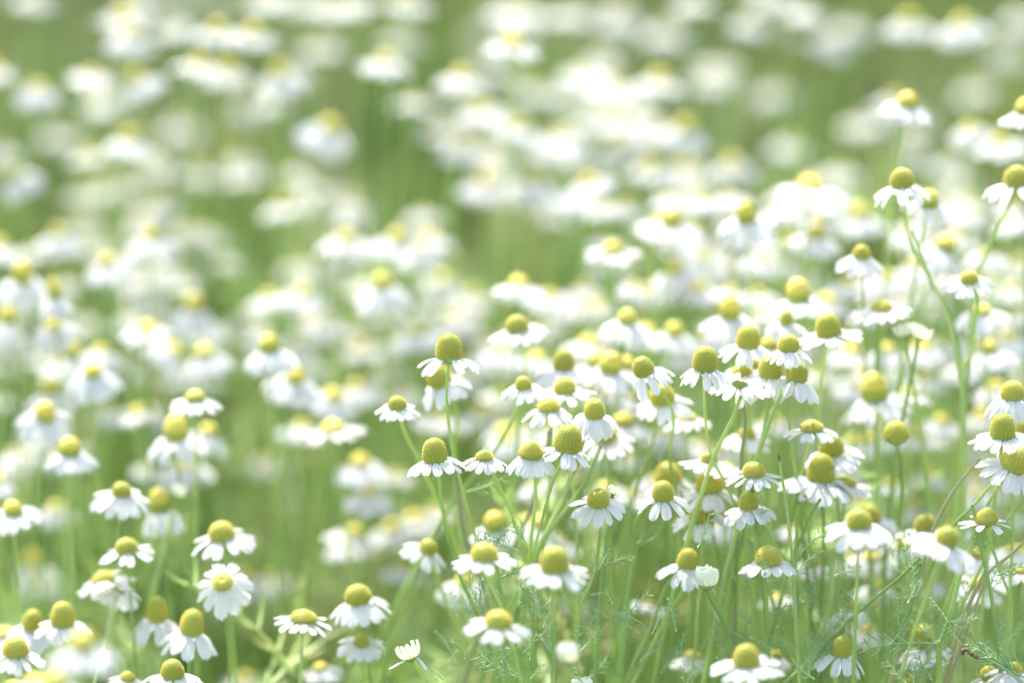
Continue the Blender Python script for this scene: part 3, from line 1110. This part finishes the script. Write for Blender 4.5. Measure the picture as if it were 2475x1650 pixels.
H 1480 600 340 130 60 30 45 0 0
H 1830 210 300 130 40 26 35 0 0
H 650 380 320 130 60 55 35 0 0
H 380 130 300 130 60 55 35 0 0
H 1620 1000 300 120 40 50 35 0 0
H 2120 1020 320 110 20 22 30 10 -20
I 180 45 430 120 70 8 20 0 4
I 185 242 470 190 140 9 30 0 3 ; ; soft large dome behind a stack of white petals, left of the brown tipped stalk
I 490 132 400 160 92 3 18 0 4 ; way=480,220>440,400 ; clear low dome with level petals crossed by a green stem
I 455 362 400 132 118 4 30 -4 3 ; way=435,440>450,700>480,1000 ; clear narrow dome with slender drooping petals beside the brown tipped stalk
I 130 432 440 180 56 9 26 0 3
I 950 168 570 192 196 8 26 0 4 n=20 ; way=970,400>970,700>960,1000 ; biggest tall cone of the right half with very full white skirt
I 1120 200 400 160 60 10 20 12 0
I 590 742 420 182 118 1 24 0 4 n=13 kind=dimple ; way=575,850>582,1100>580,1350 ; clear humped dome with crisp scalloped petals, right of the cream cup bud
I 1215 487 520 178 124 -11 26 0 4 ; ; soft foreground dome with broad petals below the biggest cone
I 1290 440 430 150 110 14 26 0 0
I 1670 512 420 150 110 12 26 -5 0 ; ; dull olive dome behind overlapping foreground petals at the right
I 1810 600 560 165 120 -12 24 24 4 ; ; foreground chamomile leaning right with a wide sheet of blurred petals
I 2095 456 390 150 104 0 14 0 6 n=8 kind=ring ; way=2105,540>2190,800>2260,1000>2262,1300>2340,1520 ; sharp small chamomile with ringed dome and few thin petals near the right edge
I 890 752 320 110 70 14 30 0 0
I 2050 885 420 130 60 13 18 0 30 kind=dimple ; ; softly blurred chamomile facing up with open white star, crossed by green stems
I 1165 1060 300 95 70 12 50 0 0 n=8
I 1090 1110 280 90 60 13 60 0 0 n=7
I 1300 700 380 140 50 22 35 0 0
I 1330 900 340 130 50 24 40 0 0
I 1260 1200 340 130 50 20 45 0 0
I 1092 1372 400 128 140 3 44 6 3 n=10 ; way=1060,1450>1050,1560 ; clear bright cone with petals fanned right, low among stems
I 1670 1312 430 160 150 9 42 0 4 ; ; soft orange cone with loose petals crossed by thin leaves, bottom right
I 440 1435 530 185 146 -13 18 0 4 ; ; foreground cone with broad white disc of petals on the bottom edge, right of centre
I 2110 1530 360 120 90 5 36 -8 4 ; ; yellow dome at the bottom edge partly under dark leaves
I 2275 1485 360 115 70 3 40 12 4 kind=ring ; ; small frilly dome at the bottom right corner behind dark leaves
I 2290 660 380 140 50 22 30 0 0
I 2030 700 340 110 60 15 35 0 0
I 2330 800 380 140 40 10 25 0 0
I 640 1385 300 80 50 14 45 0 0
I 70 1385 320 130 50 16 45 0 0
I 30 762 430 145 125 6 42 0 4 ; way=20,880>-100,1100>-260,1400 ; clear golden dome with one broad petal hanging left, left of the cream cup bud
I 2270 82 450 200 165 0 38 26 10 n=13 ; way=2180,150>2000,350>1870,480>1750,700 ; sharp honeycomb cone tilted right at the right edge, petals hanging down
I 300 80 330 120 40 12 30 0 0
I 1430 200 320 130 50 26 35 0 0
I 1700 130 300 130 50 36 45 0 0
I 1530 620 400 140 50 18 25 0 0
I 1700 860 320 120 40 24 45 0 0
I 1280 560 380 140 40 16 30 0 0
I 1560 1590 200 80 60 5 60 0 0 n=7 ; ; tiny yellow head just showing on the bottom edge among stems
I 640 980 260 110 30 22 35 0 0
"""


def parse_way(s, t):
    out = []
    for c in s.split('>'):
        tt = t
        if ':' in c:
            tt, c = c.split(':')
        a, b = c.split(',')
        out.append(photo(tt, float(a), float(b)))
    return out


nflowers = 0
limit = sorted(float(l.split(';')[0].split()[6]) for l in DATA.strip().splitlines())[296]
for line in DATA.strip().splitlines():
    parts = [s.strip() for s in line.split(';')]
    f = parts[0].split()
    t = f[0]
    x, y, sp, w, h, b, dr, ro, pi_ = map(float, f[1:10])
    kw = {}
    for o in f[10:]:
        k, v = o.split('=')
        kw[k] = int(v) if k == 'n' else v if k == 'kind' else tuple(float(q) for q in v.split(','))
    way = None
    lab = None
    if len(parts) == 2:
        lab = parts[1]
    elif len(parts) == 3:
        lab = parts[2]
        if parts[1].startswith('way='):
            way = parse_way(parts[1][4:], t)
    px, py = photo(t, x, y)
    mat = M_PURP if lab and 'purplish' in lab else None
    flower(px, py, sp * S, w * S, h * S, b, dr, ro, pi_, lab, way=way, stemmat=mat, far=b >= limit, **kw)
    nflowers += 1

# head that has lost its petals
px, py = photo('F', 1470, 1452)
flower(px, py, 100 * S, 178 * S, 128 * S, 6, 0, 0, 2, "bare rounded yellow head without petals on a dark green stem, right side", n=0,
       way=parse_way("1485,1530>I:1500,40>I:1512,260>I:1500,450>I:1495,800", 'F'), kind='dome')

# buds
bud(*photo('H', 478, 1395), 120 * S, 118 * S, 0, -20, -6, "half open white bud with two petals folded out, alone at the bottom left of centre", n=11,
    way=parse_way("500,1420>600,1568", 'H'), splay=14, droopers=((190, 8), (345, 72)))
bud(*photo('I', 165, 895), 150 * S, 135 * S, 1, 0, 0, "cream cup shaped bud with closed petals, below the golden dome right of centre", n=15,
    way=parse_way("180,960>280,1150>325,1390", 'I'), splay=-6)
bud(*photo('H', 1662, 1620), 160 * S, 105 * S, 2, 0, 0, "flat topped white bud rising from the bottom edge at centre right", n=16, splay=-8)
bud(*photo('H', 1560, 1410), 150 * S, 120 * S, -20, 0, 0, "blurred round greenish white bud just above the flat topped one", n=15, splay=-10)
bud(*photo('G', 1225, 275), 90 * S, 80 * S, 20, 15, 0, "small blurred white bud beside the orange brown cone, left side", n=12, splay=-10)
bud(*photo('F', 1530, 745), 100 * S, 90 * S, 13, -12, 0, "left one of two small white buds under the umbrella-like flower", n=12, splay=10)
bud(*photo('F', 1630, 760), 110 * S, 100 * S, 12, 14, 0, "right one of two small white buds under the umbrella-like flower", n=12, splay=14)
bud(*photo('H', 1870, 262), 60 * S, 60 * S, 3, 10, 0, "tiny white bud showing behind the dimpled flower's right petals", n=8, splay=4)

# far flowers dissolved in the blur
r2 = random.Random(21)
far = 0
while far < 30:
    px = r2.uniform(-60, 2535); py = r2.uniform(-60, 520)
    b = r2.uniform(118, 190)
    # the dark gaps of the photo stay open
    if any((px - gx) ** 2 / ax ** 2 + (py - gy) ** 2 / ay ** 2 < 1 for gx, gy, ax, ay in
           ((80, 110, 190, 130), (1010, 60, 150, 120), (1000, 400, 160, 130), (2010, 240, 190, 120), (2400, 240, 130, 90), (560, 240, 120, 60))):
        continue
    flower(px, py, 300 * S, 130 * S, 70 * S, b, 35, r2.uniform(-15, 15), 0, None, far=True)
    far += 1
mid = 0
while mid < 235:
    px = r2.uniform(-60, 2535); py = r2.uniform(430, 1250)
    if mid > 60:
        px = r2.uniform(-60, 1150); py = r2.uniform(380, 1150)
    b = 118 - (py / 1250) * 80 * r2.uniform(.55, 1.0)
    if mid > 115:
        px = r2.uniform(1150, 2530); py = 470 + 900 * r2.random() ** 1.4; b = r2.uniform(42, 70) - (py - 480) / 46
    if b < 21 or any((px - gx) ** 2 / ax ** 2 + (py - gy) ** 2 / ay ** 2 < 1 for gx, gy, ax, ay in
           ((80, 110, 190, 150), (1010, 60, 150, 120), (1000, 400, 150, 150), (2010, 240, 190, 130), (2400, 240, 130, 90), (560, 240, 120, 60),
            (720, 1250, 260, 260), (1080, 1150, 130, 200), (560, 1150, 160, 130), (1200, 560, 110, 70), (60, 330, 60, 120), (640, 650, 60, 120))):
        continue
    flower(px, py, 330 * S, 130 * S, 70 * S, b, r2.uniform(25, 50), r2.uniform(-15, 15), 0, None, far=True)
    mid += 1
fo = link("distant_flowers", mesh_of("distant_flowers", FARV, FARF, [M_PETAL, M_FLORET, M_STEM], FARM))
fo['kind'] = 'stuff'
fo['label'] = "countless far chamomile flowers dissolved into pale blur along the top of the photo"
fo['category'] = "flowers"
print("flowers", nflowers, far)


# ------------------------------------------------------------------ stalks without flowers, and leaves
def stalk(t, pts, b, r0, r1, label, mat, tip=None, name="green_stalk", cat="stalk", ground=True, group=None):
    D = depth_of(b)
    P = []
    for i, c in enumerate(parse_way(pts, t)):
        P.append(point(c[0], c[1], D * (1 + .002 * i)))
    if ground:
        q = P[-1]; d = (P[-1] - P[-2]).normalized()
        L = q.z
        P += [Vector((q.x + d.x * L * .25, q.y + .01, q.z * .55)), Vector((q.x + d.x * L * .4, q.y + .015, -.005))]
    root = root_empty(name, Vector((P[-1].x, P[-1].y, 0)), label, cat, group)
    path = smooth_path([tuple(p) for p in P], 7)
    v, f = tube_vf(path, np.linspace(r0, r1, len(path)), 7)
    link("stem", mesh_of("stem", v, f, [mat]), root)
    stems.append((root, path))
    if tip is not None:
        d = Vector(path[0] - path[2]).normalized()
        v, f = tube_vf([Vector(path[0]) - d * .0006, Vector(path[0]) + d * .0004, Vector(path[0]) + d * .0012], [r0 * 1.12, r0 * 1.2, r0 * .75], 8)
        link("withered_tip", mesh_of("withered_tip", v, f, [tip]), root)
    return root


stalk('I', "665,25>700,250>740,560>760,760>770,1000>790,1300", 0, .00042, .0007, "headless green stalk with brown broken tip, sharp, beside the very full cone", M_STEM, M_BROWN)
stalk('I', "2000,360>2040,560>2120,930>2170,1300>2200,1568", 0, .0005, .00085, "dark green headless stalk crossing in front of the ringed small flower", M_STEM, M_CUP)
stalk('I', "2048,20>1850,270>1740,480>1640,800", 5, .00045, .0006, "dry brownish stalk slanting up to the right edge cones", M_TAN)
stalk('I', "1640,700>1540,800>1240,1050>1010,1270>860,1430>700,1568", 1, .0005, .0007, "long pale green stalk lying diagonally across the bottom right quarter", M_STEM)
stalk('I', "1632,740>1575,1020>1440,1350>1380,1568", 1, .0007, .0009, "pale green stalk curving down left of the thick dark one, bottom right", M_STEM)
stalk('I', "2010,560>1930,760>1840,1110>1775,1300>1768,1568", 0, .0006, .0012, "thick dark green forked stem in the bottom right quarter", M_STEM)
stalk('I', "2090,790>1990,990>1900,1200>1850,1400>1800,1568", 3, .0006, .0008, "dull tan stalk just right of the thick dark stem", M_TAN)
stalk('I', "2380,570>2240,700>2120,790>2040,980", 3, .0004, .0006, "thin brownish stalk entering from the right edge below the ringed flower", M_TAN)
stalk('I', "2360,270>2300,370>2230,450>2120,640", 4, .0004, .0006, "thin green stalk rising to the right edge behind the ringed flower", M_STEM)
stalk('I', "2180,200>2100,340>2000,560>1900,800", 3, .0005, .0007, "second green stalk under the tilted honeycomb cone", M_STEM)
stalk('I', "480,240>500,490>540,620>560,900", 4, .0006, .0008, "short green stalk behind the humped dome", M_STEM)
stalk('I', "480,430>560,480>640,620>760,800>800,1100", 4, .0005, .0007, "green stalk slanting behind the brown tipped one", M_STEM)
stalk('I', "950,300>885,400>830,540>770,660>700,900", 5, .0005, .0007, "green stalk slanting under the very full skirt", M_STEM)
stalk('I', "850,270>800,390>785,600>780,1000>800,1400", 6, .0006, .0008, "soft upright stalk under the very full skirt, left side", M_STEM)
stalk('I', "1070,620>1040,690>1020,1000>960,1200>880,1420", 6, .0009, .0011, "soft thick green stem right of bottom centre leaning left", M_STEM)
stalk('I', "1530,620>1550,800>1600,1030>1740,1300", 6, .0004, .0006, "soft thin stalk crossing the pale curved ones", M_STEM)
stalk('H', "E:1430,1400>1410,0>1360,140>1290,400>1160,680", 9, .0005, .0006, "soft purplish stalk crossing behind the cluster's stems", M_PURP)
stalk('H', "E:1690,1580>1630,60>1540,280>1440,480>1350,650>1300,850", 5, .0005, .0007, "soft green stalk fanning out right below the tilted cone", M_STEM)
stalk('H', "E:1790,1500>1700,140>1600,300>1480,460>1380,620", 8, .0005, .0007, "faint second stalk fanning out right below the tilted cone", M_STEM)
stalk('H', "780,40>800,180>820,420>880,640>960,860", 10, .0006, .0007, "soft brownish stalk left of the tall one's stem", M_PURP)
stalk('H', "2130,320>2045,440>2030,640>1990,900>1950,1130>1920,1568", 7, .0009, .0011, "soft thick pale stem at the right of the bottom middle", M_STEM)
stalk('H', "2330,810>2240,900>2180,1060>2100,1250>2000,1460>1960,1568", 6, .0005, .0006, "soft thin stem slanting beside the thick pale one", M_STEM)
stalk('H', "1060,730>1080,850>1120,1050>1190,1300>1270,1568", 0, .0007, .0011, "dark green main stem under the lowest foreground flower", M_STEM)
stalk('H', "1250,900>1310,1100>1300,1350>1290,1568", 3, .0004, .0006, "thin pale upright stem in the bottom middle", M_STEM)
stalk('H', "600,690>640,780>700,950>780,1130>900,1330>1040,1480", 14, .0006, .0008, "blurred curved stem under the tipped flower", M_STEM)
stalk('F', "690,1110>600,1330>520,1568>I:450,230", 2, .0007, .0008, "smooth green stalk rising to the smooth dome of the tight bunch", M_STEM)
stalk('F', "400,1160>360,1280>290,1420>220,1568>I:150,200", 2, .0006, .0007, "light green stalk slanting under the flower seen from below", M_STEM)
stalk('F', "1270,1500>1330,1400>1390,1360", 10, .0005, .0006, "soft slanting stalk beside the big orange capped cone", M_STEM, ground=False) if False else None
stalk('F', "1580,20>1700,330>1820,600>1900,960>1940,1300>1940,1568", 10, .0005, .0008, "tall soft branching stem down the right side", M_STEM)
stalk('F', "2030,760>1980,880>1930,980>1930,1200", 10, .0006, .0008, "soft branch joining the tall branching stem", M_STEM)

# dried curled leaf tip
D0 = depth_of(0)
cp = [point(*photo('I', x, y), D0) for x, y in ((1930, 1375), (1928, 1345), (1960, 1338), (1985, 1365), (2015, 1385), (2045, 1395), (2150, 1430), (2260, 1500), (2350, 1568))]
rb = Vector((cp[-1].x, cp[-1].y + .01, 0))
rt = root_empty("withered_leaf", rb, "dried brown curled leaf tip on a thin dark stalk in the bottom right corner", "leaf")
path = smooth_path([tuple(p) for p in cp[:6]], 6)
rr = .00035 + .00035 * np.abs(np.sin(np.arange(len(path)) * 1.3))
v, f = tube_vf(path, rr, 7)
link("withered_tip", mesh_of("withered_tip", v, f, [M_BROWN]), rt)
path = smooth_path([tuple(p) for p in cp[5:]] + [(rb.x, rb.y, .15), (rb.x, rb.y, -.005)], 6)
v, f = tube_vf(path, np.linspace(.0003, .0006, len(path)), 6)
link("stem", mesh_of("stem", v, f, [M_LEAF]), rt)


def sprig_leaf(t, x, y, ang, L, b, roll=None):
    """a feathery leaf at a survey point, growing from the nearest stem; ang: degrees in the picture, 0 = right, 90 = up"""
    D = depth_of(b)
    px, py = photo(t, x, y)
    p = point(px, py, D)
    best, bd = None, 9
    for root, path in stems:
        d = np.linalg.norm((path - np.array(p)) * np.array([1, .6, 1]), axis=1)
        i = int(d.argmin())
        if d[i] < bd:
            bd, best = d[i], (root, Vector(path[i]))
    root, anchor = best
    if bd > .012:
        anchor = p
    else:
        anchor = Vector((p.x, p.y, p.z)) if bd < .002 else anchor.lerp(p, .7)
    a = math.radians(ang)
    d = (RIGHT * math.cos(a) + UP * math.sin(a) + FWD * rnd.uniform(-.25, .25)).normalized()
    n = FWD * -1
    yv = n.cross(d).normalized(); zv = d.cross(yv)
    R = Matrix((d, yv, zv)).transposed().to_4x4() @ Matrix.Rotation(rnd.uniform(-.6, .6) if roll is None else roll, 4, 'X')
    Lm = L * S * K * D
    link("leaf", rnd.choice(SMALL if L < 190 else FEATHERS), root, Matrix.Translation(anchor) @ R @ Matrix.Diagonal((Lm, Lm, Lm, 1)))


LEAVES = [
    ('H', 905, 600, 100, 150, 0), ('H', 930, 590, 75, 140, 0), ('H', 1010, 590, 48, 190, 0), ('H', 1060, 580, 60, 160, 0),
    ('H', 1290, 630, 155, 250, 0), ('H', 1240, 600, 115, 150, 2), ('H', 1290, 690, 200, 160, 1), ('H', 1270, 640, 140, 180, 1),
    ('H', 905, 1020, 95, 150, 0), ('H', 905, 1020, 50, 80, 0), ('H', 1100, 850, 30, 170, 0), ('H', 1110, 860, -60, 110, 0),
    ('H', 1330, 900, 200, 110, 1), ('H', 1760, 790, 60, 160, 1), ('H', 1770, 780, 30, 230, 3), ('H', 1745, 780, 110, 120, 2),
    ('H', 1400, 1150, 100, 230, 0), ('H', 1400, 1150, 150, 180, 0), ('H', 1400, 1100, 50, 130, 0), ('H', 1430, 1200, 70, 140, 1),
    ('H', 1470, 1400, 120, 190, 0), ('H', 1460, 1400, 100, 170, 0), ('H', 1340, 1420, 95, 150, 0), ('H', 1640, 1350, 40, 200, 0),
    ('H', 1640, 1340, 75, 120, 1), ('H', 1240, 1560, 160, 330, 0), ('H', 1250, 1560, 140, 220, 0), ('H', 1330, 1560, 50, 120, 0),
    ('H', 1180, 1290, 190, 180, -2), ('H', 1180, 1290, 10, 120, -2), ('H', 1650, 970, 150, 150, 2), ('H', 1680, 990, 10, 90, 2),
    ('H', 860, 250, 10, 270, 8), ('H', 740, 450, 100, 120, 8), ('H', 1900, 1130, 150, 180, 5), ('H', 1930, 1130, 30, 300, 6),
    ('H', 2040, 620, 40, 230, 7), ('I', 530, 310, 60, 120, 3), ('I', 540, 400, 30, 110, 3), ('I', 830, 680, 55, 170, 3),
    ('I', 860, 650, 30, 120, 5), ('I', 760, 760, 60, 200, 4), ('I', 1540, 780, 110, 150, 2), ('I', 1560, 770, 70, 90, 2),
    ('I', 1590, 1040, 45, 100, 1), ('I', 1820, 1130, 120, 190, 1), ('I', 1830, 1150, 10, 200, 1), ('I', 1830, 1140, -20, 150, 1),
    ('I', 2130, 920, 45, 220, 1), ('I', 2190, 830, 20, 180, 1), ('I', 2120, 900, 70, 150, 1), ('I', 1740, 1310, 175, 480, 1),
    ('I', 1740, 1300, 130, 230, 1), ('I', 1760, 1300, 80, 150, 0), ('I', 2330, 1530, 140, 430, 0), ('I', 2310, 1510, 130, 330, 0),
    ('I', 2300, 1520, 120, 260, 0), ('I', 2340, 1520, 150, 400, 0), ('I', 1460, 1360, -110, 130, 2), ('I', 730, 920, 200, 140, 5),
    ('I', 780, 980, 60, 120, 5), ('I', 780, 1000, 120, 160, 5), ('I', 790, 1200, 110, 140, 6), ('I', 290, 1390, 110, 230, 2),
    ('I', 300, 1380, 130, 160, 2), ('I', 880, 1480, 65, 230, 2), ('I', 900, 1500, 45, 200, 2), ('I', 880, 1560, 80, 280, 2),
    ('I', 960, 1560, 60, 200, 3), ('I', 1060, 1568, 40, 180, 3), ('I', 30, 1568, 70, 120, 1), ('I', 10, 1560, 100, 110, 1),
    ('I', 480, 860, 150, 130, 4), ('I', 560, 860, 10, 110, 4), ('I', 400, 900, 120, 120, 6), ('I', 460, 1150, 140, 160, 6),
    ('I', 1700, 1560, 150, 200, 2), ('I', 1700, 1560, 120, 180, 2), ('I', 1260, 1180, 70, 140, 8), ('I', 1000, 1280, 80, 180, 5),
    ('F', 1350, 1490, 60, 200, 10), ('I', 2200, 1250, 100, 140, 6), ('I', 1500, 740, 130, 120, 6), ('H', 2330, 1400, 80, 180, 4),
    ('H', 2200, 1568, 60, 200, 6), ('H', 2050, 1568, 70, 220, 7), ('H', 800, 1568, 80, 120, 8), ('H', 1550, 1000, 120, 140, 6),
]
for a in LEAVES:
    sprig_leaf(*a)
for k in range(150):
    t = rnd.choice('HII')
    x = rnd.uniform(650 if t == 'H' else 20, 2330)
    y = 1568 - (rnd.random() ** 1.3) * (1000 if t == 'I' else 620)
    sprig_leaf(t, x, y, rnd.uniform(20, 160), rnd.uniform(110, 260), rnd.uniform(-2, 12))
for o in list(bpy.data.objects):
    if '_base' in o:
        del o['_base']
